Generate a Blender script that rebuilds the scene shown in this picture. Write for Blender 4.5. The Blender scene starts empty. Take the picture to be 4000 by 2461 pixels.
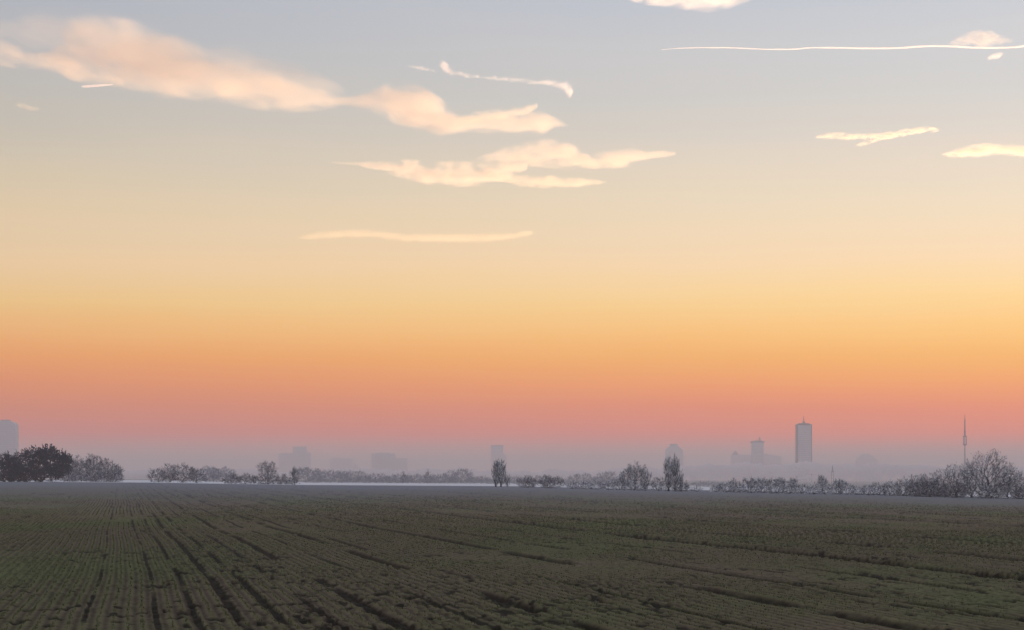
import bpy, bmesh, math, random
import numpy as np
from mathutils import Vector

# ------------------------------------------------------------------ scene, camera, sky, sun, exposure
scene = bpy.context.scene
COL = scene.collection
CAM_H = 2.5            # eye height above the near field
FPX = 7464.0           # focal length in photo pixels (4000 px wide frame)
HOR = 1870.0           # eye level in the photo

cam_data = bpy.data.cameras.new("camera")
cam_data.sensor_width = 36.0
cam_data.lens = 36.0 * FPX / 4000.0
cam_data.shift_y = (HOR - 1230.5) / 4000.0
cam_data.clip_start = 0.1
cam_data.clip_end = 200000.0
cam = bpy.data.objects.new("camera", cam_data)
cam.location = (0, 0, CAM_H)
cam.rotation_euler = (math.radians(90), 0, 0)
COL.objects.link(cam)
scene.camera = cam

scene.view_settings.view_transform = 'Standard'
scene.view_settings.look = 'None'
scene.view_settings.exposure = 0.0
scene.view_settings.gamma = 1.0
scene.view_settings.use_curve_mapping = False
scene.render.engine = 'CYCLES'
scene.cycles.use_denoising = True
scene.cycles.max_bounces = 8
scene.cycles.diffuse_bounces = 2
scene.cycles.volume_bounces = 4
scene.cycles.transparent_max_bounces = 8
scene.cycles.volume_step_rate = 1.0
scene.cycles.volume_max_steps = 64

SUN_AZ = 26.0          # degrees right of the view axis: outside the frame
SUN_EL = -1.6          # already set: the plain shades the ground, the high clouds are still lit


def s2l(c):
    out = []
    for v in c:
        v = v / 255.0
        out.append(v / 12.92 if v <= 0.04045 else ((v + 0.055) / 1.055) ** 2.4)
    return out


# sky radiance (linear) against elevation in degrees, at three bearings from the sunset
SKY_NEAR = [(0.015, (0.8500, 0.4500, 0.4200)), (0.614, (1.0000, 0.4500, 0.3300)), (1.305, (1.6000, 0.2184, 0.0100)), (2.072, (1.3938, 0.2640, 0.0100)), (2.838, (1.3834, 0.4373, 0.0100)), (3.603, (1.3096, 0.5805, 0.0432)), (4.367, (1.3067, 0.7196, 0.1591)), (5.510, (1.2335, 0.8341, 0.3371)), (6.648, (1.1497, 0.8408, 0.5105)), (8.158, (0.9988, 0.8281, 0.5949)), (9.656, (0.8801, 0.7691, 0.6473)), (11.142, (0.7181, 0.7028, 0.6676)), (12.612, (0.6780, 0.6805, 0.6902)), (14.065, (0.6034, 0.6365, 0.6924)), (22.000, (0.6400, 0.6600, 0.7200)), (45.000, (0.4800, 0.5100, 0.6000)), (90.000, (0.4500, 0.4800, 0.5900))]
SKY_WIDE = [(0.015, (0.8500, 0.4500, 0.4200)), (0.614, (1.0000, 0.4500, 0.3300)), (1.305, (1.0336, 0.1306, 0.0323)), (2.072, (0.9571, 0.1905, 0.0100)), (2.838, (1.0217, 0.2613, 0.0103)), (3.603, (1.0626, 0.3711, 0.0237)), (4.367, (1.0507, 0.4930, 0.1044)), (5.129, (0.9938, 0.6130, 0.1954)), (6.269, (0.9359, 0.6530, 0.3565)), (7.404, (0.8494, 0.6398, 0.3887)), (8.909, (0.7043, 0.5937, 0.4239)), (10.401, (0.5778, 0.5323, 0.4531)), (11.511, (0.5222, 0.5085, 0.4786)), (14.065, (0.4214, 0.4567, 0.5257)), (22.000, (0.4800, 0.5100, 0.5800)), (45.000, (0.4800, 0.5100, 0.6000)), (90.000, (0.4500, 0.4800, 0.5900))]
SKY_ANTI = [(0.0, (0.30, 0.27, 0.33)), (3.0, (0.36, 0.28, 0.32)), (8.0, (0.40, 0.33, 0.35)), (16.0, (0.45, 0.46, 0.53)),
            (40.0, (0.45, 0.48, 0.58)), (90.0, (0.45, 0.48, 0.59))]

world = bpy.data.worlds.new("World")
scene.world = world
world.use_nodes = True
nt = world.node_tree
nt.nodes.clear()


def N(t, kind, **kw):
    n = t.nodes.new(kind)
    for k, v in kw.items():
        if hasattr(n, k):
            setattr(n, k, v)
    return n


def M(t, op, a, b=None, c=None, clamp=False):
    n = t.nodes.new('ShaderNodeMath')
    n.operation = op
    n.use_clamp = clamp
    for i, v in enumerate((a, b, c)):
        if v is None:
            continue
        if isinstance(v, (int, float)):
            n.inputs[i].default_value = v
        else:
            t.links.new(v, n.inputs[i])
    return n.outputs[0]


def MIX(t, f, a, b, blend='MIX'):
    n = t.nodes.new('ShaderNodeMix')
    n.data_type = 'RGBA'
    n.blend_type = blend
    for sock, v in ((n.inputs[0], f), (n.inputs[6], a), (n.inputs[7], b)):
        if isinstance(v, (int, float)):
            sock.default_value = v
        elif isinstance(v, (tuple, list)):
            sock.default_value = (*v[:3], 1)
        else:
            t.links.new(v, sock)
    return n.outputs[2]


def el_pos(e):
    return (max(e, 0) / 90.0) ** 0.5


def sky_ramp(t, fac, stops):
    r = t.nodes.new('ShaderNodeValToRGB')
    cr = r.color_ramp
    cr.interpolation = 'LINEAR'
    while len(cr.elements) > 1:
        cr.elements.remove(cr.elements[-1])
    cr.elements[0].position = el_pos(stops[0][0])
    cr.elements[0].color = (*stops[0][1], 1)
    for e, c in stops[1:]:
        k = cr.elements.new(el_pos(e))
        k.color = (*c, 1)
    t.links.new(fac, r.inputs[0])
    return r.outputs[0]


tc = N(nt, 'ShaderNodeTexCoord')
sep = N(nt, 'ShaderNodeSeparateXYZ')
nt.links.new(tc.outputs['Generated'], sep.inputs[0])
X, Y, Z = sep.outputs
el = M(nt, 'DIVIDE', M(nt, 'ARCSINE', Z), math.pi / 2)
map1 = N(nt, 'ShaderNodeMapping')
map1.inputs['Scale'].default_value = (7, 7, 60)
nt.links.new(tc.outputs['Generated'], map1.inputs[0])
no1 = N(nt, 'ShaderNodeTexNoise')
no1.inputs['Scale'].default_value = 1.0
no1.inputs['Detail'].default_value = 4.0
nt.links.new(map1.outputs[0], no1.inputs['Vector'])
wob = M(nt, 'MULTIPLY', M(nt, 'SUBTRACT', no1.outputs['Fac'], 0.5), 0.012)
p = M(nt, 'POWER', M(nt, 'MAXIMUM', el, 0.0), 0.5)
p = M(nt, 'ADD', p, wob)
az = M(nt, 'ARCTAN2', X, Y)
d = M(nt, 'ABSOLUTE', M(nt, 'SUBTRACT', az, math.radians(SUN_AZ)))
d = M(nt, 'MINIMUM', d, M(nt, 'SUBTRACT', 2 * math.pi, d))
f1 = M(nt, 'DIVIDE', M(nt, 'SUBTRACT', d, math.radians(SUN_AZ - 15)), math.radians(30), clamp=True)
f2 = M(nt, 'DIVIDE', M(nt, 'SUBTRACT', d, math.radians(SUN_AZ + 15)), math.radians(70), clamp=True)
cR = sky_ramp(nt, p, SKY_NEAR)
cL = sky_ramp(nt, p, SKY_WIDE)
cA = sky_ramp(nt, p, SKY_ANTI)
c = MIX(nt, f2, MIX(nt, f1, cR, cL), cA)
# very faint veils high up
map2 = N(nt, 'ShaderNodeMapping')
map2.inputs['Scale'].default_value = (3, 3, 16)
map2.inputs['Rotation'].default_value = (0, math.radians(3), 0)
nt.links.new(tc.outputs['Generated'], map2.inputs[0])
no2 = N(nt, 'ShaderNodeTexNoise')
no2.inputs['Scale'].default_value = 2.0
no2.inputs['Detail'].default_value = 6.0
no2.inputs['Roughness'].default_value = 0.55
nt.links.new(map2.outputs[0], no2.inputs['Vector'])
veil = M(nt, 'MULTIPLY', M(nt, 'SUBTRACT', no2.outputs['Fac'], 0.45, clamp=True), M(nt, 'MULTIPLY', M(nt, 'SUBTRACT', el, 0.06, clamp=True), 6.0, clamp=True))
veil = M(nt, 'MULTIPLY', veil, 0.55, clamp=True)
c = MIX(nt, veil, c, (0.86, 0.68, 0.58))
sky = N(nt, 'ShaderNodeTexSky')
sky.sky_type = 'NISHITA'
sky.sun_disc = False
sky.sun_elevation = math.radians(SUN_EL)
sky.sun_rotation = math.radians(SUN_AZ)
sky.altitude = 100
bgA = N(nt, 'ShaderNodeBackground')
bgA.inputs[1].default_value = 1.0
nt.links.new(c, bgA.inputs[0])
bgB = N(nt, 'ShaderNodeBackground')
bgB.inputs[1].default_value = 0.05
nt.links.new(sky.outputs[0], bgB.inputs[0])
add = N(nt, 'ShaderNodeAddShader')
nt.links.new(bgA.outputs[0], add.inputs[0])
nt.links.new(bgB.outputs[0], add.inputs[1])
wo = N(nt, 'ShaderNodeOutputWorld')
nt.links.new(add.outputs[0], wo.inputs[0])

sun_data = bpy.data.lights.new("sun", 'SUN')
sun_data.energy = 5.0
sun_data.angle = math.radians(0.5)
sun_data.color = (1.0, 0.68, 0.42)
sun = bpy.data.objects.new("sun", sun_data)
sd = Vector((math.sin(math.radians(SUN_AZ)) * math.cos(math.radians(SUN_EL)),
             math.cos(math.radians(SUN_AZ)) * math.cos(math.radians(SUN_EL)), math.sin(math.radians(SUN_EL))))
sun.rotation_euler = sd.to_track_quat('Z', 'Y').to_euler()
sun.location = (30, 30, 60)
COL.objects.link(sun)

HAZE_DENSITY = 0.00034
HAZE_COLOR = (1.0, 0.90, 0.90)
FAR = 15000.0

# ------------------------------------------------------------------ helpers


def tag(o, label=None, cat=None, group=None, kind=None):
    if label:
        o['label'] = label
    if cat:
        o['category'] = cat
    if group:
        o['group'] = group
    if kind:
        o['kind'] = kind
    return o


def mesh_obj(name, verts, faces, mat=None, parent=None, smooth=False):
    me = bpy.data.meshes.new(name)
    me.from_pydata([tuple(v) for v in verts], [], faces)
    bm = bmesh.new()
    bm.from_mesh(me)
    bmesh.ops.recalc_face_normals(bm, faces=bm.faces)
    bm.to_mesh(me)
    bm.free()
    me.update()
    if mat:
        me.materials.append(mat)
    if smooth:
        me.polygons.foreach_set('use_smooth', [True] * len(me.polygons))
    o = bpy.data.objects.new(name, me)
    COL.objects.link(o)
    if parent:
        o.parent = parent
    return o


def mesh_np(name, co, faces, mat=None, parent=None, smooth=False, attrs=None):
    """faces: (n,k) int array, all of k corners."""
    me = bpy.data.meshes.new(name)
    nv, nf, k = len(co), len(faces), faces.shape[1]
    me.vertices.add(nv)
    me.vertices.foreach_set('co', np.ascontiguousarray(co, dtype=np.float32).ravel())
    me.loops.add(nf * k)
    me.loops.foreach_set('vertex_index', np.ascontiguousarray(faces, dtype=np.int32).ravel())
    me.polygons.add(nf)
    me.polygons.foreach_set('loop_start', np.arange(0, nf * k, k, dtype=np.int32))
    if smooth:
        me.polygons.foreach_set('use_smooth', np.ones(nf, dtype=bool))
    for an, av in (attrs or {}).items():
        a = me.attributes.new(an, 'FLOAT', 'POINT')
        a.data.foreach_set('value', np.ascontiguousarray(av, dtype=np.float32))
    me.update(calc_edges=True)
    me.validate()
    if mat:
        me.materials.append(mat)
    o = bpy.data.objects.new(name, me)
    COL.objects.link(o)
    if parent:
        o.parent = parent
    return o


def empty(name, loc):
    o = bpy.data.objects.new(name, None)
    o.location = loc
    o.empty_display_size = 1.0
    COL.objects.link(o)
    return o


def new_mat(name):
    m = bpy.data.materials.new(name)
    m.use_nodes = True
    t = m.node_tree
    b = t.nodes['Principled BSDF']
    b.inputs['Roughness'].default_value = 0.9
    b.inputs['Specular IOR Level'].default_value = 0.15
    return m, t, b


def hash2(ix, iy, seed):
    ix = ix.astype(np.int64)
    iy = iy.astype(np.int64)
    h = (ix * 374761393 + iy * 668265263 + seed * 2147483647) & 0xffffffff
    h = ((h ^ (h >> 13)) * 1274126177) & 0xffffffff
    h = h ^ (h >> 16)
    return (h & 0xffffff) / float(0xffffff)


def vnoise(x, y, seed=0):
    ix = np.floor(x)
    iy = np.floor(y)
    fx = x - ix
    fy = y - iy
    fx = fx * fx * (3 - 2 * fx)
    fy = fy * fy * (3 - 2 * fy)
    a = hash2(ix, iy, seed)
    b = hash2(ix + 1, iy, seed)
    c_ = hash2(ix, iy + 1, seed)
    d_ = hash2(ix + 1, iy + 1, seed)
    return (a * (1 - fx) + b * fx) * (1 - fy) + (c_ * (1 - fx) + d_ * fx) * fy


def fbm(x, y, seed=0, octv=4):
    s = 0
    a = 0.5
    tot = 0
    for o in range(octv):
        s = s + a * vnoise(x * 2 ** o, y * 2 ** o, seed + o * 17)
        tot += a
        a *= 0.5
    return s / tot


def sstep(a, b, x):
    t = np.clip((x - a) / (b - a), 0, 1)  # works both ways round
    return t * t * (3 - 2 * t)


# ------------------------------------------------------------------ terrain
PX = np.array([-6000, 0, 600, 1200, 2000, 2500, 3000, 3400, 3700, 4000, 6000], float)
PY = np.array([1880, 1881, 1885, 1896, 1902, 1915, 1924, 1934, 1944, 1950, 1956], float)
PD = np.array([470, 470, 470, 440, 420, 400, 370, 345, 335, 330, 320], float)


def crest(az_):
    px = 2000 + FPX * np.tan(np.clip(az_, -0.6, 0.6))
    return np.interp(px, PX, PY), np.interp(px, PX, PD)


def base_h(x, y):
    """Height of the gently rolling plain."""
    x = np.asarray(x, float)
    y = np.asarray(y, float)
    r = np.hypot(x, y) + 1e-6
    a = np.arctan2(x, np.maximum(y, 1e-3) * 1.0)
    front = sstep(-0.2, 0.5, y / r)
    yc, dc = crest(a)
    hc = CAM_H - (yc - HOR) / FPX * dc
    hf = CAM_H - (yc - 7 - HOR) / FPX * 700
    h1 = hc * sstep(60, 1, (dc - r) / np.maximum(dc - 60, 1) * 59 + 1)
    k = np.clip((r - 60) / (dc - 60), 0, 1)
    h1 = hc * (k * k * (3 - 2 * k))
    k2 = sstep(0, 1, (r - dc) / (700 - dc))
    h = np.where(r < dc, h1, hc + (hf - hc) * k2)
    return h * front


def gh(px, D):
    x = (px - 2000) / FPX * D
    return float(base_h(np.array([x]), np.array([D]))[0])


ROW_A = math.radians(-11.6)
RUTS = [(2.2, .11, .06, 1), (2.9, .10, .05, 2), (4.75, .13, .06, 3), (7.7, .18, .11, 4), (8.5, .09, .04, 14), (10.4, .11, .05, 5),
        (12.9, .20, .10, 6), (15.6, .16, .07, 7), (18.8, .15, .06, 8), (22.0, .42, .17, 9), (27.0, .40, .13, 10),
        (34.0, .4, .12, 11), (48.0, .6, .16, 12), (-.5, .05, .03, 15), (.75, .06, .03, 16), (1.45, .06, .03, 17), (3.75, .07, .03, 18), (6.2, .09, .04, 19)]


def detail(x, y):
    """Rows, wheel ruts and clods. Returns height and how strongly bare earth and painted shade darken it."""
    u = x * math.cos(ROW_A) - y * math.sin(ROW_A)
    v = x * math.sin(ROW_A) + y * math.cos(ROW_A)
    r = np.hypot(x, y)
    u = u + (fbm(u * .05, v * .03, 5, 3) - .5) * 0.35
    near = 1 - sstep(75, 150, r)
    rowp = 0.5 + 0.5 * np.cos(2 * math.pi * u / 0.25)
    h = rowp * 0.026 * near * (0.75 + .4 * fbm(u * .8, v * .4, 9, 2))
    soil_shade = (1 - rowp) ** 2 * 0.60 * near
    rag = (vnoise(u * 3.1, v * 1.4, 61) - .5) * .35 + (vnoise(u * 9, v * 4.5, 62) - .5) * .2
    for (uc, w, dep, s) in RUTS:
        m = sstep(.38, .50, fbm(u * .2 + s * 9, v * .16, s + 40, 4))
        q = sstep(1.15, .55, np.abs(u - uc) / w + rag) * m
        berm = np.exp(-((u - uc - w * 1.9) / (w * .7)) ** 2) * m
        h = h - dep * q + dep * .7 * berm * (.7 + rag)
        soil_shade = soil_shade + q * 1.3
    # clods and crumbs
    nearbias = 1 - sstep(34, 110, r)
    msk = sstep(.50, .62, fbm(u * .35, v * .12, 77, 4) + .06 * nearbias)
    c1 = sstep(.62, .74, vnoise(u * 4.2, v * 2.3, 71)) * msk
    h = h + c1 * .045 * (1 - sstep(180, 320, r) * .6)
    cl2 = vnoise(u * 6.5, v * 5.0, 91)
    h = h + (cl2 - .5) * .020 * (1 - sstep(60, 160, r))
    pn = vnoise(u * 4.0 + 50, v * 1.5, 111) * .6 + vnoise(u * 9.0, v * 3.2, 112) * .4
    pit = sstep(.64, .72, pn + .02 * nearbias - .04 * sstep(3, 0, u)) * sstep(.46, .56, fbm(u * .3, v * .12, 123, 4) + .08 * nearbias)
    h = h - pit * .045
    soil_shade = soil_shade + pit * 1.4 + c1 * .1
    # broad unevenness
    h = h + (fbm(u * .12, v * .05, 131, 4) - .5) * .16 * sstep(30, 80, r)
    row = rowp * near * sstep(.30, .5, fbm(u * .16, v * .05, 201, 3) + .08)
    return h, np.clip(soil_shade, 0, 1), row


def polar_sheet(name, radii, angs, mat, use_detail, closed):
    R, A = np.meshgrid(radii, angs, indexing='ij')
    x = R * np.sin(A)
    y = R * np.cos(A)
    z = base_h(x, y)
    soil_shade = np.zeros_like(z)
    row = np.zeros_like(z)
    if use_detail:
        dh, soil_shade, row = detail(x, y)
        fade = 1 - sstep(.385, .40, np.abs(np.where(A > math.pi, A - 2 * math.pi, A)))
        fade = fade * sstep(20, 30, R) + (1 - sstep(20, 30, R)) * 0.0
        z = z + dh * fade * (1 - sstep(.97, 1.0, R / radii[-1]))
        soil_shade = soil_shade * fade
        row = row * fade
    nr, na = R.shape
    co = np.stack([x, y, z], -1).reshape(-1, 3)
    i = np.arange(nr - 1)[:, None] * na
    j = np.arange(na)[None, :] if closed else np.arange(na - 1)[None, :]
    j2 = (j + 1) % na
    f = np.stack([i + j, i + j2, i + na + j2, i + na + j], -1).reshape(-1, 4)
    f = f[:, ::-1]
    return mesh_np(name, co, f, mat, smooth=True, attrs={'soil_shade': soil_shade.ravel(), 'row': row.ravel()})


def ground_material(kind):
    m, t, b = new_mat(kind + '_surface')
    g = N(t, 'ShaderNodeNewGeometry')
    mp = N(t, 'ShaderNodeMapping')
    mp.inputs['Rotation'].default_value = (0, 0, -ROW_A)
    t.links.new(g.outputs['Position'], mp.inputs[0])

    def noise(scale, detail_, sx=1, sy=1, off=0):
        mm = N(t, 'ShaderNodeMapping')
        mm.inputs['Scale'].default_value = (sx, sy, 1)
        mm.inputs['Location'].default_value = (off, off * 2, 0)
        t.links.new(mp.outputs[0], mm.inputs[0])
        n = N(t, 'ShaderNodeTexNoise')
        n.inputs['Scale'].default_value = scale
        n.inputs['Detail'].default_value = detail_
        n.inputs['Roughness'].default_value = 0.6
        t.links.new(mm.outputs[0], n.inputs['Vector'])
        return n.outputs['Fac']
    if kind == 'field':
        patch = M(t, 'MULTIPLY', M(t, 'SUBTRACT', noise(.10, 5, 1, .35), .45), 5.0, clamp=True)
        fine = noise(1.6, 6, 1, .5, 7)
        grain = M(t, 'MULTIPLY', M(t, 'SUBTRACT', noise(7.0, 5, 1, .45, 3), .42), 4.0, clamp=True)
        green = MIX(t, fine, (.070, .088, .028), (.160, .185, .076))
        brown = MIX(t, fine, (.098, .072, .043), (.200, .155, .105))
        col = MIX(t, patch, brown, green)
        col = MIX(t, M(t, 'MULTIPLY', grain, .55), col, (.040, .036, .024))
        rw = N(t, 'ShaderNodeAttribute')
        rw.attribute_name = 'row'
        col = MIX(t, M(t, 'MULTIPLY', rw.outputs['Fac'], .50), col, (.092, .098, .042))
        at = N(t, 'ShaderNodeAttribute')
        at.attribute_name = 'soil_shade'
        col = MIX(t, M(t, 'MULTIPLY', at.outputs['Fac'], .92, clamp=True), col, (.008, .006, .004))  # bare earth, blackened to paint in the shade of ruts and pits
        # ground mist painted into the colour of the far field
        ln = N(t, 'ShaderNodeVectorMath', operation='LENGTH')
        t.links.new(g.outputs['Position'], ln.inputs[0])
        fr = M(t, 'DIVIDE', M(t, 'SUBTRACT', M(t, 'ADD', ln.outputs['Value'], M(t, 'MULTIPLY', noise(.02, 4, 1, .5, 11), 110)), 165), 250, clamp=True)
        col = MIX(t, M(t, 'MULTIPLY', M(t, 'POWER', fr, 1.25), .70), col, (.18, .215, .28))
    else:
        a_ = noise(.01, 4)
        col = MIX(t, a_, (.55, .58, .62), (.74, .75, .78))  # bright line at the field edge put into the nearer plain's colour
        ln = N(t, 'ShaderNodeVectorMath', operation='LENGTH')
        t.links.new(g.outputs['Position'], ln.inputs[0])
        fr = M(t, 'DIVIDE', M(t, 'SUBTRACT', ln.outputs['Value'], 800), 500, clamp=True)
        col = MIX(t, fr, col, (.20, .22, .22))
    t.links.new(col, b.inputs['Base Color'])
    b.inputs['Specular IOR Level'].default_value = 0.05
    return m


# angles: dense inside the view, coarse all round
dense = np.linspace(-.40, .40, 1560)
rest = np.linspace(.41, 2 * math.pi - .41, 140)
ANG = np.concatenate([dense, rest])
ypx = np.arange(168, 10.6, -0.48)          # depression in render pixels
rad_near = CAM_H * (FPX * 0.256) / ypx
rad_near = rad_near[rad_near < 455]
radii = np.concatenate([[0.4, 2, 5, 9, 14, 20, 25, 27.5], rad_near, [460.0, 470.0]])
EDGE = 470.0
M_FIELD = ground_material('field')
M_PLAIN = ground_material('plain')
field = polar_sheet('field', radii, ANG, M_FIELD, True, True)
tag(field, 'dark green and brown winter crop field with rows and wheel ruts running into the distance', None, None, 'structure')
ang2 = np.concatenate([np.linspace(-.325, .325, 260), np.linspace(.34, 2 * math.pi - .34, 120)])
radii2 = np.concatenate([np.linspace(470, 900, 24), [1100, 1500, 2500, 4500, 8000, FAR]])
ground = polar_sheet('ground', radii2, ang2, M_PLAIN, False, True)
tag(ground, 'plain beyond the edge of the field, painted pale for its bright edge line', None, None, 'structure')

# ------------------------------------------------------------------ young crop along the rows
rng = np.random.default_rng(4)


def make_crop():
    rows = []
    n = 1050000
    # uniform over the visible wedge
    r = np.sqrt(rng.uniform(27 ** 2, 260 ** 2, n))
    keep = rng.random(n) < np.clip((40 / r) ** 1.25, .0, 1) * (1 - sstep(110, 255, r))
    r = r[keep]
    a = rng.uniform(-.385, .385, len(r))
    x = r * np.sin(a)
    y = r * np.cos(a)
    u = x * math.cos(ROW_A) - y * math.sin(ROW_A)
    v = x * math.sin(ROW_A) + y * math.cos(ROW_A)
    wob_ = (fbm(u * .05, v * .03, 5, 3) - .5) * .35
    u2 = np.round((u + wob_) / .25) * .25 - wob_ + rng.normal(0, .017, len(u))
    x = u2 * math.cos(ROW_A) + v * math.sin(ROW_A)
    y = -u2 * math.sin(ROW_A) + v * math.cos(ROW_A)
    dh, soil_shade, row = detail(x, y)
    dens = fbm(u * .16, v * .05, 201, 3)
    keep = (rng.random(len(x)) < sstep(.30, .50, dens) * .85 + .15) & (soil_shade < .62)
    x, y, dh, r = x[keep], y[keep], dh[keep], np.hypot(x, y)[keep]
    z = base_h(x, y) + dh
    m = len(x)
    nb = 3
    vs = []
    tint = []
    for k in range(nb):
        th = rng.uniform(0, 2 * math.pi, m)
        ln = rng.uniform(.025, .060, m) * (.8 + r / 160)
        w = rng.uniform(.004, .008, m) * (.8 + r / 80)
        lean = rng.uniform(.2, .9, m) * ln
        cx, sx = np.cos(th), np.sin(th)
        b0 = np.stack([x - sx * w, y + cx * w, z - .01], -1)
        b1 = np.stack([x + sx * w, y - cx * w, z - .01], -1)
        tp = np.stack([x + cx * lean, y + sx * lean, z + ln * .8], -1)
        vs.append(np.stack([b0, b1, tp], 1))
        tint.append(np.repeat(rng.random(m), 3))
    co = np.concatenate(vs).reshape(-1, 3)
    f = np.arange(len(co)).reshape(-1, 3)
    m_, t, b = new_mat('young_crop_leaf')
    at = N(t, 'ShaderNodeAttribute')
    at.attribute_name = 'tint'
    col = MIX(t, at.outputs['Fac'], (.060, .072, .028), (.15, .16, .08))
    t.links.new(col, b.inputs['Base Color'])
    o = mesh_np('young_crop', co, f, m_, attrs={'tint': np.concatenate(tint)})
    tag(o, 'short green crop seedlings growing in rows on the near field', None, None, 'stuff')


make_crop()

# ------------------------------------------------------------------ trees


def bark_mat():
    m, t, b = new_mat('dark_bark')
    tc_ = N(t, 'ShaderNodeTexCoord')
    n = N(t, 'ShaderNodeTexNoise')
    n.inputs['Scale'].default_value = 3.0
    n.inputs['Detail'].default_value = 5.0
    t.links.new(tc_.outputs['Object'], n.inputs['Vector'])
    t.links.new(MIX(t, n.outputs['Fac'], (.025, .026, .032), (.070, .068, .072)), b.inputs['Base Color'])
    return m


def twig_mat(name, dark, pale, cut):
    """Twigs: dark wood, some of it paled to paint in haze and bright rims."""
    m, t, b = new_mat(name)
    at = N(t, 'ShaderNodeAttribute')
    at.attribute_name = 'tint'
    f = M(t, 'MULTIPLY', M(t, 'SUBTRACT', at.outputs['Fac'], cut), 5.0, clamp=True)
    t.links.new(MIX(t, f, dark, pale), b.inputs['Base Color'])
    return m


M_BARK = bark_mat()
M_TW_DARK = twig_mat('dark_twigs', (.042, .058, .092), (.55, .54, .58), .62)
M_TW_BRIGHT = twig_mat('bright_rim_twigs', (.040, .056, .088), (.86, .89, .95), .50)  # bright outlines and some haze put into the twig colour
M_TW_PALE = twig_mat('pale_misty_twigs', (.11, .14, .20), (.46, .48, .54), .5)  # haze paleness mixed into these twigs
M_TW_FAR = twig_mat('far_twigs', (.18, .20, .25), (.36, .37, .42), .5)  # lightened further, distance haze painted into the colour
M_EVER = twig_mat('evergreen_foliage', (.026, .046, .085), (.07, .095, .14), .82)


def tube_mesh(P0, P1, R0, R1, sides=4):
    d_ = P1 - P0
    L = np.linalg.norm(d_, axis=1, keepdims=True) + 1e-9
    d_ = d_ / L
    up = np.where(np.abs(d_[:, 2:3]) > .9, np.array([[1., 0, 0]]), np.array([[0, 0, 1.]]))
    s_ = np.cross(d_, up)
    s_ /= np.linalg.norm(s_, axis=1, keepdims=True) + 1e-9
    t_ = np.cross(s_, d_)
    co = []
    for e, (P, Rr) in enumerate(((P0, R0), (P1, R1))):
        for k in range(sides):
            an = 2 * math.pi * k / sides
            co.append(P + (s_ * math.cos(an) + t_ * math.sin(an)) * Rr[:, None])
    co = np.stack(co, 1)
    n = len(P0)
    base = (np.arange(n) * sides * 2)[:, None]
    f = []
    for k in range(sides):
        k2 = (k + 1) % sides
        f.append(np.concatenate([base + k, base + k2, base + sides + k2, base + sides + k], 1))
    f = np.stack(f, 1).reshape(-1, 4)
    return co.reshape(-1, 3), f


def tree_graph(pts, root, trunk_pts, bf, rg):
    """Nearest-node growth: every crown point joins the skeleton where that is cheapest."""
    n0 = len(trunk_pts)
    P = np.zeros((n0 + len(pts), 3))
    P[:n0] = trunk_pts
    par = np.full(len(P), -1)
    par[1:n0] = np.arange(n0 - 1)
    path = np.zeros(len(P))
    path[1:n0] = np.cumsum(np.linalg.norm(np.diff(trunk_pts, axis=0), axis=1))
    order = np.argsort(np.linalg.norm(pts - trunk_pts[0], axis=1))
    n = n0
    for i in order:
        q = pts[i]
        dv = np.linalg.norm(P[:n] - q, axis=1)
        down = np.maximum(P[:n, 2] - q[2], 0)
        cost = dv + bf * path[:n] + down * 2.0
        cost[0] += 1e3 if n0 > 1 else 0
        k = int(np.argmin(cost))
        P[n] = q
        par[n] = k
        path[n] = path[k] + dv[k]
        n += 1
    # pipe model
    w = np.zeros(n)
    child = np.zeros(n, int)
    for i in range(n):
        if par[i] >= 0:
            child[par[i]] += 1
    w[child == 0] = 1
    for i in range(n - 1, 0, -1):
        w[par[i]] += w[i]
    return P, par, w, child


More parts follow.
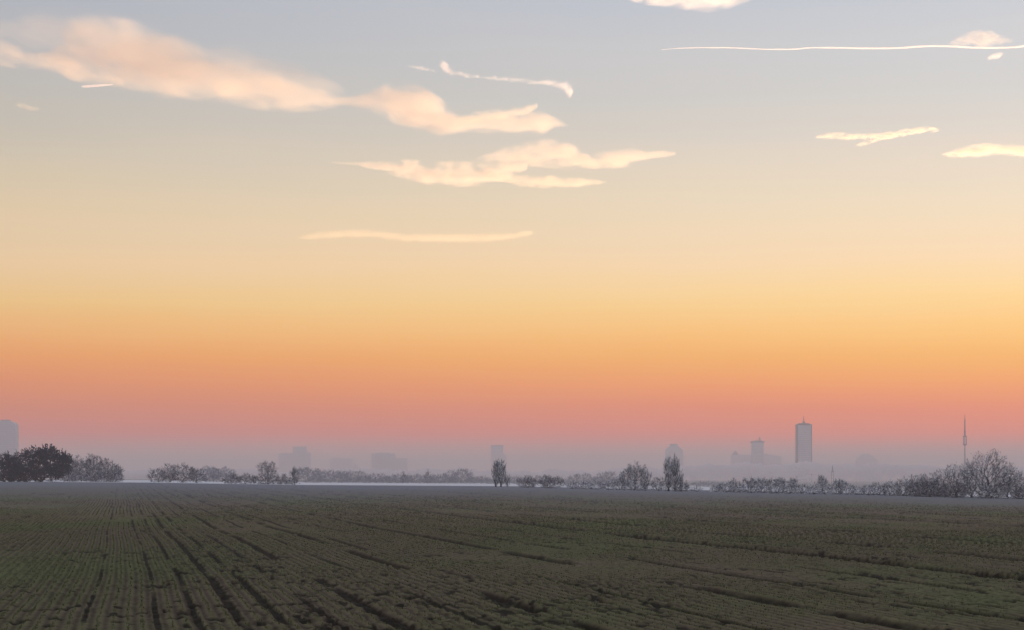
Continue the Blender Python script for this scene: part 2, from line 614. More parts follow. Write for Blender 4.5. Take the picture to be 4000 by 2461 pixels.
def build_tree(name, px, w_px, top_px, D, label, cat, group, shape='round', mat=None, n=300, seed=1,
               trunk_frac=.22, bf=.35, base_drop=0.05, leaf=False, cover=1.9):
    rg = np.random.default_rng(seed)
    gx = (px - 2000) / FPX * D
    gz = gh(px, D)
    H = CAM_H - (top_px - HOR) / FPX * D - gz
    W = w_px / FPX * D / 2
    H = max(H, .6)
    # crown points in unit space: z 0..1, radius 1
    cand = rg.uniform(-1, 1, (n * 14, 3))
    cand[:, 2] = (cand[:, 2] + 1) / 2
    rr = np.hypot(cand[:, 0], cand[:, 1])
    ang = np.arctan2(cand[:, 1], cand[:, 0])
    z = cand[:, 2]
    lob = 1 + .18 * np.sin(ang * 3 + rg.uniform(0, 6)) + .16 * np.sin(z * 9 + ang * 2 + rg.uniform(0, 6))
    ph1, ph2 = rg.uniform(0, 6, 2)
    crest_ = 1 - {'poplar': .30, 'fan': .28, 'bush': .38, 'dome': .20, 'round': .12}.get(shape, 0) * np.abs(np.sin(cand[:, 0] * (5.5 if shape == 'poplar' else 3.6) + ph1) * np.cos(cand[:, 1] * 2.5 + ph2))
    if shape == 'round':
        zt = (z - trunk_frac) / (1 - trunk_frac)
        prof = np.sqrt(np.clip(1 - (np.clip(zt, -1, 1) * 1.25 - .35) ** 2 / .82, 0, 1))
        prof[zt < 0] = 0
    elif shape == 'dome':
        prof = np.sqrt(np.clip(1 - (np.clip(z - .12, 0, 1) / .88) ** 2.2, 0, 1)) * (.55 + .45 * sstep(.0, .3, z))
    elif shape == 'bush':
        prof = np.sqrt(np.clip(1 - z ** 2.0, 0, 1)) * (0.75 + .25 * z)
    elif shape == 'poplar':
        prof = (.45 + .55 * sstep(.0, .25, z)) * (1 - .5 * sstep(.72, 1.0, z)) * .95
    elif shape == 'fan':
        prof = sstep(.02, .75, z) * np.sqrt(np.clip(1.02 - z ** 4, 0, 1))
    elif shape == 'cone':
        prof = np.clip(1.02 - z, 0, 1) ** .8 * sstep(.0, .12, z)
    keep = (rr < prof * lob) & (z < crest_)
    cand = cand[keep][:n]
    if len(cand) < 10:
        cand = np.array([[rg.uniform(-.3, .3), rg.uniform(-.3, .3), rg.uniform(.3, 1)] for _ in range(20)])
    pts = cand * np.array([W, W, H])
    k = 5
    if shape in ('round', 'dome', 'fan'):
        tz = H * (.42 if shape == 'round' else .16 if shape == 'dome' else .12)
        tp = np.stack([rg.normal(0, .012 * H, k).cumsum(), rg.normal(0, .012 * H, k).cumsum(), np.linspace(0, tz, k)], -1)
    elif shape in ('poplar', 'cone'):
        tp = np.stack([rg.normal(0, .006 * H, 8).cumsum(), rg.normal(0, .006 * H, 8).cumsum(), np.linspace(0, .9 * H, 8)], -1)
    else:
        tp = np.array([[0, 0, 0], [0, 0, .05 * H]])
    if shape == 'poplar':
        bf = .9
    tp[:, 2] -= base_drop * (tp[:, 2] <= 0) * 1.0
    P, par, w, child = tree_graph(pts, tp[0], tp, bf, rg)
    P[len(tp):] += rg.normal(0, .008 * H, (len(P) - len(tp), 3))
    rad = 0.0115 * np.sqrt(w) * (H / 9.0) ** .5 * (2.1 if leaf else 1.65)
    idx = np.arange(1, len(P))
    a, b_ = par[idx], idx
    root = empty(name, (gx, D, gz))
    tag(root, label, cat, group)
    thick = w[b_] > max(6, n * .035)
    ia, ib = a[thick], b_[thick]
    if len(ia) == 0:
        ia, ib = a[:1], b_[:1]
    co, f = tube_mesh(P[ia], P[ib], rad[ib] * 1.25, rad[ib], 5)
    mesh_np('trunk', co, f, M_BARK, root, smooth=True)
    ia, ib = a[~thick], b_[~thick]
    co, f = tube_mesh(P[ia], P[ib], rad[ib] * 1.15, np.maximum(rad[ib] * .8, .006), 3)
    tint = np.repeat(rg.random(len(ia)) * .6, 6)
    # twigs or leaf sprays
    nodes = idx[(w[idx] < 5) & (P[idx, 2] > .02 * H)]
    LT, WD = (.0016 * D, .00017 * D) if not leaf else (.0014 * D, .0006 * D)
    m = int(cover * (2 * W * H * .72) / (LT * WD * .42))
    m = min(max(m, 160), 9000)
    T = nodes[rg.integers(0, len(nodes), m)]
    out = P[T] / np.array([W, W, H]) - np.array([0, 0, .25])
    out = out / (np.linalg.norm(out, axis=1, keepdims=True) + 1e-6)
    dr = out * .7 + rg.normal(0, .55, (m, 3)) + np.array([0, 0, .35])
    if shape == 'poplar':
        dr = rg.normal(0, .30, (m, 3)) + np.array([0, 0, 1.1]) + out * .1
    dr /= np.linalg.norm(dr, axis=1, keepdims=True)
    ln = rg.uniform(.45, 1.4, m)[:, None] * LT * (1.25 if shape == 'poplar' else 1)
    wd = rg.uniform(.5, 1.4, m)[:, None] * WD
    side = np.cross(dr, rg.normal(0, 1, (m, 3)))
    side /= np.linalg.norm(side, axis=1, keepdims=True) + 1e-9
    jit = rg.normal(0, 1, (m, 3)) * np.array([W, W, H]) * (.05 if leaf else .035)
    jit[:, 2] *= .7
    p0 = P[T] + jit
    midp = p0 + dr * ln * .45
    tip = p0 + dr * ln
    # keep inside the height
    V = np.stack([p0, midp + side * wd * .5, tip, midp - side * wd * .5], 1)
    V[..., 2] = np.maximum(V[..., 2], .01)
    f2_ = np.arange(m * 4).reshape(-1, 4) + len(co)
    co2 = V.reshape(-1, 3)
    tint2 = np.repeat(rg.random(m), 4)
    mesh_np('crown', np.concatenate([co, co2]), np.concatenate([f, f2_]), mat or M_TW_BRIGHT, root,
            attrs={'tint': np.concatenate([tint, tint2])})
    return root


SEED = [100]


def T(name, px, w, top, D, label, cat='tree', group=None, **k):
    SEED[0] += 1
    return build_tree(name, px, w, top, D, label, cat, group, seed=SEED[0], **k)


ORD = ['first', 'second', 'third', 'fourth', 'fifth', 'sixth', 'seventh', 'eighth', 'ninth', 'tenth', 'eleventh', 'twelfth', 'thirteenth']
LG = 'bare trees and dark trees at the left edge of the field'
T('evergreen_tree', 12, 120, 1768, 440, 'dark leafy tree cut by the left edge of the frame', group=LG, shape='dome', mat=M_EVER, n=320, leaf=True, cover=5)
T('evergreen_tree', 162, 250, 1738, 450, 'largest dark tree with a dense rounded crown at the left of the field', group=LG, shape='dome', mat=M_EVER, n=620, leaf=True, cover=6)
T('shrub', 70, 130, 1825, 446, 'dark shrub filling the gap between the two dark leafy trees', 'shrub', shape='bush', mat=M_EVER, n=160, leaf=True, cover=4)
L1 = 'bare winter trees standing just right of the big dark tree'
for px, w, top, lab, D in ((262, 90, 1776, 'bare tree touching the right side of the big dark tree', 520), (318, 112, 1779, 'bare tree second from the big dark tree, with a broad crown', 528),
                        (364, 96, 1774, 'tallest bare tree in the middle of the left-hand bare group', 515), (415, 104, 1796, 'bare tree sloping down from the tallest of the left-hand group', 522),
                        (452, 66, 1818, 'last and lowest bare tree before the open gap on the left', 518)):
    T('bare_tree', px, w, top, D, lab, group=L1, shape='dome', mat=M_TW_DARK, n=240)
for px, w, top, lab in ((285, 110, 1842, 'low bare bush at the foot of the left-hand bare trees, nearest the dark tree'), (375, 120, 1838, 'low bare bush under the tallest tree of the left-hand bare group'), (440, 80, 1846, 'low bare bush at the open end of the left-hand bare group')):
    T('shrub', px, w, top, 505, lab, 'shrub', 'bushes at the foot of the left-hand bare trees', shape='bush', mat=M_TW_DARK, n=150)
L2 = 'small bare trees in the second clump from the left'
for px, w, top, lab in ((618, 84, 1828, 'small rounded bare tree at the left end of the second clump'), (664, 66, 1808, 'small bare tree with a tuft rising from its top in the second clump'),
                        (716, 92, 1812, 'bare tree with a pointed crown in the middle of the second clump'), (768, 78, 1834, 'low bare tree at the right end of the second clump')):
    T('bare_tree', px, w, top, 520, lab, group=L2, shape='dome', mat=M_TW_DARK, n=230)
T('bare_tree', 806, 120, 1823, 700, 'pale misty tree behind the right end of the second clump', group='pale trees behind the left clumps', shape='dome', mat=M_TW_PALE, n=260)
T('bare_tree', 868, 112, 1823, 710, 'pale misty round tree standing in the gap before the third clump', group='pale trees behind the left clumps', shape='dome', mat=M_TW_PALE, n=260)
for px, w, top, lab in ((904, 62, 1848, 'dark low bush beginning the third clump from the left'), (958, 100, 1850, 'low bush second in the third clump, left of its tall bare tree'),
                        (1036, 128, 1852, 'wide bush under the tall bare tree of the third clump'), (1098, 60, 1852, 'dark leaning bush at the right end of the third clump'), (1142, 50, 1864, 'small bush alone right of the third clump')):
    T('shrub', px, w, top, 480, lab, 'shrub', 'bushes of the third clump from the left', shape='bush', mat=M_TW_DARK, n=190)
T('bare_tree', 1046, 86, 1803, 482, 'tall bare tree rising alone out of the third clump', shape='fan', mat=M_TW_DARK, n=230, cover=.9)
T('bare_tree', 1152, 26, 1831, 484, 'thin upright sapling right of the third clump', shape='poplar', mat=M_TW_DARK, n=60)
FG = 'pale trees of the distant tree belt in the middle'
far = [(1196, 122, 1826, 'round pale tree at the left end of the distant belt'), (1292, 128, 1838, 'second pale round tree in the distant belt from the left'),
       (1382, 116, 1839, 'distant pale tree left of the grey housing slab'), (1468, 104, 1853, 'low distant pale tree right below the grey housing slab'),
       (1556, 100, 1855, 'low distant tree at the foot of the first tiny spire'), (1632, 110, 1855, 'low distant tree left of the second tiny spire'),
       (1722, 96, 1852, 'distant tree between the second tiny spire and the dome-shaped one'), (1800, 92, 1832, 'dome-shaped distant tree left of the lone upright poplar'),
       (1868, 84, 1862, 'low distant tree touching the left side of the lone poplar'), (2010, 96, 1866, 'low distant tree right behind the lone poplar'),
       (2112, 150, 1862, 'distant trees seen above the two round shrubs'), (2272, 96, 1853, 'pale distant tree above the low middle hedge'),
       (2366, 92, 1845, 'pale pointed distant tree left of the bare cluster'), (2765, 140, 1884, 'low pale distant tree in the open gap of the hedge')]
for i, (px, w, top, lab) in enumerate(far):
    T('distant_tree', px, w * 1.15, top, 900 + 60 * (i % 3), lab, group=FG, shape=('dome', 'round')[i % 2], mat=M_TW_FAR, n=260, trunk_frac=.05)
for i, (px, w, top) in enumerate([(1240, 90, 1858), (1335, 90, 1858), (1425, 90, 1862), (1512, 90, 1864), (1592, 80, 1864), (1680, 90, 1866), (1762, 80, 1864), (1838, 80, 1870), (1912, 80, 1872), (2060, 90, 1872), (2190, 110, 1872), (2320, 110, 1872), (2425, 90, 1872)]):
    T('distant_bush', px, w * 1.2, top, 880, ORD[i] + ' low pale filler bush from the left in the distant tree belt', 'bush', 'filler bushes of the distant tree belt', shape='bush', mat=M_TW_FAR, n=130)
T('distant_conifer', 1575, 22, 1844, 905, 'first tiny dark spire-shaped tree standing above the distant belt', group='tiny spire trees', shape='cone', mat=M_TW_DARK, n=50)
T('distant_conifer', 1671, 30, 1834, 905, 'second, taller tiny spire-shaped tree above the distant belt', group='tiny spire trees', shape='cone', mat=M_TW_DARK, n=60)
# the lone poplar and what follows to the right
T('poplar', 1938, 34, 1796, 418, 'left stem of the lone upright poplar pair on the field edge', 'tree', 'lone pair of upright poplars', shape='poplar', n=240)
T('poplar', 1957, 40, 1800, 421, 'right stem of the lone upright poplar pair on the field edge', 'tree', 'lone pair of upright poplars', shape='poplar', n=260)
T('shrub', 1981, 24, 1860, 418, 'small upright shrub at the foot of the lone poplar pair', 'shrub', shape='poplar', n=80)
T('shrub', 2062, 92, 1862, 402, 'left one of two round dark shrubs right of the lone poplars', 'shrub', 'two round shrubs', shape='bush', mat=M_TW_DARK, n=280)
T('shrub', 2152, 118, 1857, 402, 'right, wider one of two round dark shrubs right of the lone poplars', 'shrub', 'two round shrubs', shape='bush', mat=M_TW_DARK, n=320)
for j, (px, w, top) in enumerate(((2235, 56, 1886), (2282, 64, 1882), (2330, 70, 1884), (2376, 60, 1880), (2420, 64, 1870))):
    T('hedge_bush', px, w, top, 396, ORD[j] + ' low bush rightwards from the two round shrubs in the short hedge', 'bush', 'bushes of the short middle hedge', shape='bush', n=140)
for px, w, top, lab, sh in ((2440, 62, 1838, 'short bare tree on the left side of the bare cluster', 'fan'), (2480, 74, 1804, 'tallest bare tree in the cluster left of the twin poplars', 'fan'), (2522, 44, 1828, 'slim bare tree on the right side of the bare cluster', 'poplar')):
    T('bare_tree', px, w, top, 388, lab, group='bare cluster in the middle of the skyline', shape=sh, n=260, cover=1.2)
T('shrub', 2482, 130, 1868, 384, 'dense wide bush under the bare cluster', 'shrub', shape='bush', n=300)
T('shrub', 2572, 76, 1868, 386, 'spreading bush between the bare cluster and the tall poplars', 'shrub', shape='bush', n=200)
T('poplar', 2612, 36, 1782, 385, 'left one of the two tall poplars in front of the stepped tower', 'tree', 'two tall poplars before the stepped tower', shape='poplar', n=260)
T('poplar', 2636, 36, 1778, 383, 'right one of the two tall poplars in front of the stepped tower', 'tree', 'two tall poplars before the stepped tower', shape='poplar', n=260)
T('poplar', 2659, 22, 1846, 382, 'short slim poplar just right of the two tall poplars', 'tree', shape='poplar', n=90)
T('shrub', 2662, 76, 1880, 378, 'dark flat-topped bush at the foot of the tall poplars', 'shrub', shape='bush', mat=M_TW_DARK, n=200)
T('hedge_bush', 2720, 60, 1906, 378, 'lowest bush of all, right of the poplars, before the long hedge', 'bush', shape='bush', n=90)
T('hedge_bush', 2800, 54, 1896, 376, 'first low bush of the long hedge', 'bush', shape='bush', n=120)
T('bare_tree', 2865, 34, 1866, 382, 'small pointed bare tree sticking up near the start of the long hedge', shape='cone', n=90)
r_ = random.Random(8)
hp = [(2836, 72, 1882), (2888, 76, 1886), (2936, 66, 1894), (2985, 70, 1890), (3035, 74, 1886), (3085, 66, 1886), (3130, 64, 1890), (3178, 66, 1892), (3222, 58, 1886), (3265, 66, 1884), (3310, 66, 1890), (3352, 60, 1900), (3392, 62, 1892)]
for j, (px, w, top) in enumerate(hp):
    T('hedge_bush', px, w * 1.08, top, 362 + r_.uniform(-6, 6) - (px - 2836) * .03, ORD[j] + ' low bare bush rightwards from the small pointed tree in the long hedge', 'bush', 'bushes of the long hedge under the towers', shape='bush', n=190)
for px, w, top, lab in ((2932, 56, 1868, 'thin bare sapling behind the hedge below the capped tower, left'), (2974, 60, 1867, 'thin bare sapling behind the hedge below the capped tower, middle'), (3040, 76, 1866, 'thin bare sapling behind the hedge below the capped tower, right'),
                        (3095, 40, 1868, 'thin bare sapling behind the hedge left of the tallest tower'), (3212, 36, 1858, 'thin leaning sapling left of the thin mast'), (3282, 50, 1874, 'thin bare sapling right of the thin mast')):
    T('sapling', px, w, top, 392, lab, group='saplings behind the long hedge', shape='fan', n=110)
RB = 'bushes rising towards the big bare tree'
for px, w, top, lab in ((3432, 76, 1886, 'first bush of the slope rising to the big bare tree'), (3478, 84, 1880, 'second bush of the slope rising to the big bare tree'), (3528, 92, 1864, 'third bush of the slope rising to the big bare tree'),
                        (3578, 96, 1858, 'fourth bush of the slope rising to the big bare tree'), (3630, 110, 1846, 'tall fifth bush of the slope rising to the big bare tree')):
    T('shrub', px, w, top, 345, lab, 'shrub', RB, shape='bush', n=280)
T('shrub', 3632, 190, 1872, 341, 'dense dark bush at the base of the rising slope on the right', 'shrub', shape='bush', mat=M_TW_DARK, n=520)
T('shrub', 3735, 130, 1882, 338, 'dark bush under the bare trees by the radio mast', 'shrub', shape='bush', mat=M_TW_DARK, n=300)
RG = 'bare trees around the big one at the right edge'
for px, w, top, lab, D in ((3686, 100, 1824, 'bare tree left of the foot of the radio mast', 343), (3738, 104, 1806, 'bare tree standing right in front of the radio mast', 342), (3792, 100, 1790, 'bare tree between the radio mast and the big domed tree', 345),
                           (3938, 120, 1812, 'bare tree on the right shoulder of the big domed tree', 340), (3978, 100, 1836, 'bare tree at the right edge of the frame', 337)):
    T('bare_tree', px, w, top, D, lab, group=RG, shape='dome', n=460, cover=.85)
T('bare_tree', 3862, 215, 1752, 336, 'biggest bare tree with a wide domed crown of pale twigs', shape='dome', n=1100, cover=.75)
T('shrub', 3880, 120, 1888, 334, 'low bush at the foot of the big domed bare tree', 'shrub', shape='bush', n=220)
T('shrub', 3990, 80, 1902, 332, 'dark bush low at the right edge of the frame', 'shrub', shape='bush', mat=M_TW_DARK, n=220)

# pale belt of wood added to stand in for mist under the towers
def mist_belt():
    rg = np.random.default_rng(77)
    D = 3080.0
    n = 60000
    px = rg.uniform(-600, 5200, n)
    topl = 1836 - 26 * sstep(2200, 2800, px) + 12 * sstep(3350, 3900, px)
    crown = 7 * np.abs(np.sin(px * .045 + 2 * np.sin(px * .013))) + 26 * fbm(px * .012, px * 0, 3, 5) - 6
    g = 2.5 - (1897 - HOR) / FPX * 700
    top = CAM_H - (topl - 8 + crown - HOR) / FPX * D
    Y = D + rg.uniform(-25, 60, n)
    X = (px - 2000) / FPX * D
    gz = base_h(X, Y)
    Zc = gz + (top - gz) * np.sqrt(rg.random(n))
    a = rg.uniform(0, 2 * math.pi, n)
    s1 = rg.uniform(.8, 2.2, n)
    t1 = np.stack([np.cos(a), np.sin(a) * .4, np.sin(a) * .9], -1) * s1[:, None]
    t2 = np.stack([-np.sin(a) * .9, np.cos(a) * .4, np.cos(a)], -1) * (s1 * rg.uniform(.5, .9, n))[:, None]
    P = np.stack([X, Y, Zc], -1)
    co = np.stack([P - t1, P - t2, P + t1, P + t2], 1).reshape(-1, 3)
    m_ = twig_mat('mist_belt_tone', (.82, .77, .80), (.90, .86, .89), .5)  # toned like the haze so the belt reads as mist
    o = mesh_np('mist_belt', co, np.arange(n * 4).reshape(-1, 4), m_, attrs={'tint': np.repeat(rg.random(n), 4)})
    tag(o, 'added pale woodland belt standing in for mist at the foot of the city towers', None, None, 'stuff')


mist_belt()

# ------------------------------------------------------------------ the far skyline
def box(v, f, x0, x1, y0, y1, z0, z1):
    b0 = len(v)
    v += [(x0, y0, z0), (x1, y0, z0), (x1, y1, z0), (x0, y1, z0), (x0, y0, z1), (x1, y0, z1), (x1, y1, z1), (x0, y1, z1)]
    f += [tuple(b0 + i for i in q) for q in ((0, 3, 2, 1), (4, 5, 6, 7), (0, 1, 5, 4), (1, 2, 6, 5), (2, 3, 7, 6), (3, 0, 4, 7))]


def prism(v, f, outline, y0, y1):
    """outline in x,z (counter-clockwise seen from the camera) pushed back from y0 to y1."""
    n = len(outline)
    b0 = len(v)
    v += [(x, y0, z) for x, z in outline] + [(x, y1, z) for x, z in outline]
    f.append(tuple(b0 + i for i in range(n)))
    f.append(tuple(b0 + n + i for i in reversed(range(n))))
    for i in range(n):
        j = (i + 1) % n
        f.append((b0 + j, b0 + i, b0 + n + i, b0 + n + j))


def lathe(v, f, prof, sides=24, cx=0, cy=0):
    b0 = len(v)
    for r_, z in prof:
        for k in range(sides):
            a = 2 * math.pi * k / sides
            v.append((cx + r_ * math.cos(a), cy + r_ * math.sin(a), z))
    for i in range(len(prof) - 1):
        for k in range(sides):
            k2 = (k + 1) % sides
            f.append((b0 + i * sides + k, b0 + i * sides + k2, b0 + (i + 1) * sides + k2, b0 + (i + 1) * sides + k))
    f.append(tuple(b0 + (len(prof) - 1) * sides + k for k in range(sides)))


def facade_mat(name, col, band):
    m, t, b = new_mat(name)
    tc_ = N(t, 'ShaderNodeTexCoord')
    s_ = N(t, 'ShaderNodeSeparateXYZ')
    t.links.new(tc_.outputs['Object'], s_.inputs[0])
    st = M(t, 'GREATER_THAN', M(t, 'FRACT', M(t, 'DIVIDE', s_.outputs[2], 3.2)), .55)
    n = N(t, 'ShaderNodeTexNoise')
    n.inputs['Scale'].default_value = .2
    t.links.new(tc_.outputs['Object'], n.inputs['Vector'])
    cc = MIX(t, n.outputs['Fac'], tuple(q * .85 for q in col), tuple(min(1, q * 1.1) for q in col))
    t.links.new(MIX(t, M(t, 'MULTIPLY', st, .5), cc, band), b.inputs['Base Color'])
    b.inputs['Roughness'].default_value = .7
    return m


M_CONC = facade_mat('pale_concrete', (.74, .73, .74), (.34, .37, .42))
M_CONC2 = facade_mat('grey_concrete', (.66, .65, .66), (.48, .50, .54))
M_ROOF, _t, _b = new_mat('dark_roof')
_b.inputs['Base Color'].default_value = (.10, .10, .11, 1)
M_METAL, _t, _b = new_mat('painted_steel')
_b.inputs['Base Color'].default_value = (.05, .045, .05, 1)
_b.inputs['Roughness'].default_value = .5
M_RED, _t, _b = new_mat('red_brown_steel')
_b.inputs['Base Color'].default_value = (.12, .03, .02, 1)


class Tower:
    def __init__(self, name, px, D, label, cat='tower', group=None):
        self.D = D
        self.px = px
        self.g = gh(px, D)
        self.s = D / FPX
        self.root = empty(name, ((px - 2000) * self.s, D, self.g))
        tag(self.root, label, cat, group)

    def X(self, p_):
        return (p_ - self.px) * self.s

    def Z(self, y_):
        return CAM_H - (y_ - HOR) * self.s - self.g

    def part(self, name, v, f, mat, smooth=False, label=None):
        o = mesh_obj(name, v, f, mat, self.root, smooth)
        if label:
            o['label'] = label
        return o

    def slab(self, name, x0, x1, y_top, y_bot=None, depth=None, mat=None, d0=0.0):
        v, f = [], []
        dd = depth if depth else (x1 - x0) * self.s * .8
        z0 = -1.0 if y_bot is None else self.Z(y_bot)
        box(v, f, self.X(x0), self.X(x1), -dd / 2 + d0, dd / 2 + d0, z0, self.Z(y_top))
        return self.part(name, v, f, mat or M_CONC)

    def pole(self, name, px, r_, y_bot, y_top, mat=None, r2=None, sides=8):
        v, f = [], []
        lathe(v, f, [(r_, self.Z(y_bot)), (r2 or r_, self.Z(y_top))], sides, self.X(px), 0)
        return self.part(name, v, f, mat or M_METAL)


# rounded tower at the left edge
t = Tower('tower_block', 28, 3350, 'hazy tower block with a rounded top cut by the left edge', 'tower block')
v, f = [], []
prism(v, f, [(t.X(-10), -1), (t.X(66), -1), (t.X(66), t.Z(1662)), (t.X(60), t.Z(1652)), (t.X(44), t.Z(1645)), (t.X(22), t.Z(1642)), (t.X(2), t.Z(1645)), (t.X(-10), t.Z(1655))], -12, 12)
t.part('wall', v, f, M_CONC2)
t.slab('roof_parapet', 8, 38, 1640, 1643, 14, M_ROOF)
# housing slabs, barely visible
SL = 'housing slabs fading into the haze'
t = Tower('housing_block', 1140, 5700, 'faintest stepped housing block in the haze left of centre', 'apartment block', SL)
t.slab('wall', 1090, 1144.8, 1771, depth=18, mat=M_CONC2)
t.slab('upper_wing', 1145, 1198, 1745, depth=16, mat=M_CONC2)
t.slab('side_wing', 1198.2, 1215, 1768, depth=12, mat=M_CONC2)
t = Tower('housing_block', 1335, 6500, 'low wide housing block between the two larger hazy ones', 'apartment block', SL)
t.slab('wall', 1290, 1378, 1793, depth=18, mat=M_CONC2)
t.slab('roof_box', 1300, 1338, 1788, 1793.2, 12, M_CONC2)
t = Tower('housing_block', 1510, 5200, 'wide grey housing slab with a lower wing on its right, clearest of the low blocks', 'apartment block', SL)
t.slab('wall', 1452, 1544.6, 1772, depth=16, mat=M_CONC2)
t.slab('roof_box', 1470, 1522, 1769, 1772.2, 10, M_CONC2)
t.slab('side_wing', 1545, 1592, 1790, depth=14, mat=M_CONC2)
t = Tower('housing_block', 1400, 5500, 'small gabled house roof poking out of the haze left of the wide slab', 'house', SL)
v, f = [], []
prism(v, f, [(t.X(1378), -1), (t.X(1402), -1), (t.X(1402), t.Z(1822)), (t.X(1389), t.Z(1810)), (t.X(1378), t.Z(1822))], -8, 8)
t.part('wall', v, f, M_CONC2)
# square tower behind the lone poplar
t = Tower('tower_block', 1942, 5700, 'faint flat-topped square tower above the lone poplar pair', 'tower block')
t.slab('wall', 1918, 1966, 1743, depth=22, mat=M_CONC2)
t.slab('parapet', 1916, 1968, 1739.5, 1743, 24, M_ROOF)
t.slab('side_wing', 1966.2, 1978, 1776, depth=14, mat=M_CONC2)
# stepped tower behind the tall poplars
t = Tower('tower_block', 2632, 4700, 'hazy tower with stepped chamfered shoulders behind the two tall poplars', 'tower block')
v, f = [], []
prism(v, f, [(t.X(2598), -1), (t.X(2668), -1), (t.X(2667), t.Z(1762)), (t.X(2660), t.Z(1752)), (t.X(2650), t.Z(1745)), (t.X(2612), t.Z(1745)), (t.X(2603), t.Z(1752)), (t.X(2599), t.Z(1762))], -13, 13)
t.part('wall', v, f, M_CONC)
t.slab('top_storey', 2616, 2648, 1738, 1745.2, 16, M_CONC)
t.slab('parapet', 2617.5, 2646, 1734.5, 1738, 14, M_ROOF)
# capped tower with a small mast, on a low mass
t = Tower('tower_block', 2957, 4300, 'capped tower with overhanging roof rim and a tiny crooked mast', 'tower block')
t.slab('wall', 2936, 2981, 1727, depth=19, mat=M_CONC)
v, f = [], []
prism(v, f, [(t.X(2931), t.Z(1729)), (t.X(2986), t.Z(1729)), (t.X(2986), t.Z(1725)), (t.X(2970), t.Z(1721)), (t.X(2947), t.Z(1721)), (t.X(2931), t.Z(1725))], -11, 11)
t.part('roof_rim', v, f, M_ROOF)
t.pole('roof_mast', 2967, .7, 1722, 1704, M_METAL)
t.slab('roof_box', 2963, 2972, 1712, 1717, 3, M_METAL)
t = Tower('low_building', 2880, 5600, 'low building with a small pointed gable left of the capped tower', 'building')
t.slab('wall', 2856, 2934, 1777, depth=24, mat=M_CONC2)
v, f = [], []
prism(v, f, [(t.X(2858), t.Z(1777.2)), (t.X(2886), t.Z(1777.2)), (t.X(2872), t.Z(1760))], -6, 6)
t.part('gable', v, f, M_ROOF)
t = Tower('low_building', 3015, 5600, 'low building with a gently falling roofline right of the capped tower', 'building')
v, f = [], []
prism(v, f, [(t.X(2984), -1), (t.X(3052), -1), (t.X(3050), t.Z(1784)), (t.X(3018), t.Z(1779)), (t.X(2984), t.Z(1771))], -10, 10)
t.part('wall', v, f, M_CONC2)
# the tallest tower
t = Tower('skyscraper', 3139, 3250, 'tallest city tower, slim and rectangular with a stepped roof and an antenna', 'skyscraper')
t.slab('wall', 3113, 3166, 1661, depth=21, mat=M_CONC)
for a_, b_ in ((3110.6, 3113.4), (3165.6, 3168.4)):
    t.slab('corner_pier', a_, b_, 1660, depth=21.6, mat=M_METAL)
t.slab('roof_rim', 3110, 3169, 1657.5, 1661.3, 22.5, M_METAL)
t.slab('roof_storey', 3119, 3160, 1653.5, 1657.7, 14, M_METAL)
t.slab('antenna_base', 3135, 3144, 1646, 1653.7, 4, M_METAL)
t.pole('antenna', 3139.5, .85, 1646, 1624, M_METAL, .35)
t.slab('antenna_ring', 3136.5, 3142.5, 1638, 1640.5, 2.4, M_METAL)
# hazy block right
t = Tower('housing_block', 3384, 6000, 'low hazy block with sloping sides between the tallest tower and the radio mast', 'building')
v, f = [], []
prism(v, f, [(t.X(3345), -1), (t.X(3425), -1), (t.X(3425), t.Z(1796)), (t.X(3400), t.Z(1778)), (t.X(3360), t.Z(1778)), (t.X(3345), t.Z(1796))], -12, 12)
t.part('wall', v, f, M_CONC2)
t.slab('roof_box', 3362, 3398, 1773.5, 1778.2, 12, M_CONC2)
# thin mast
t = Tower('thin_mast', 3252, 1500, 'thin lattice mast standing alone above the long hedge', 'mast')
for sx in (-1, 1):
    v, f = [], []
    lathe(v, f, [(.16, -.5), (.10, t.Z(1838))], 5, sx * .75, 0)
    t.part('leg', v, f, M_METAL)
for k in range(5):
    z0 = 2 + k * 2.4
    v, f = [], []
    b0 = .75
    for (xa, za, xb, zb) in ((-b0, z0, b0, z0 + 2.2),):
        P0 = np.array([[xa, 0, za]]); P1 = np.array([[xb, 0, zb]])
        co, ff = tube_mesh(P0, P1, np.array([.07]), np.array([.07]), 4)
    t.part('brace', co, [tuple(int(i) for i in q) for q in ff], M_METAL)
t.pole('top_pole', 3252, .22, 1845, 1818, M_METAL, .12)
# radio mast
t = Tower('radio_mast', 3769, 2500, 'slender radio mast with a drum-shaped platform and dark red upper pole', 'radio mast')
t.pole('lower_shaft', 3769, 1.0, 1890, 1737, M_METAL, .6)
v, f = [], []
lathe(v, f, [(.9, t.Z(1741)), (2.6, t.Z(1738)), (2.6, t.Z(1735.5)), (.9, t.Z(1735))], 16)
t.part('platform', v, f, M_METAL)
v, f = [], []
lathe(v, f, [(.9, t.Z(1706)), (2.6, t.Z(1705.5)), (2.6, t.Z(1703.5)), (1.2, t.Z(1701))], 16)
t.part('platform', v, f, M_METAL)
t.pole('middle_shaft', 3769, .8, 1737, 1702, M_CONC)
for k in range(6):
    an = math.pi * k / 3 + .1
    v, f = [], []
    lathe(v, f, [(.28, t.Z(1735.5)), (.28, t.Z(1705.7))], 5, 2.2 * math.cos(an), 2.2 * math.sin(an))
    t.part('antenna_panel', v, f, M_METAL)
t.pole('upper_pole', 3769, .95, 1702, 1636, M_RED, .75)
t.pole('tip', 3769, .5, 1636, 1620, M_METAL, .3)
t.slab('antenna_ring', 3765.5, 3772.5, 1686, 1689, 2.6, M_METAL)

# ------------------------------------------------------------------ clouds: lit by the sun that is already down for the field


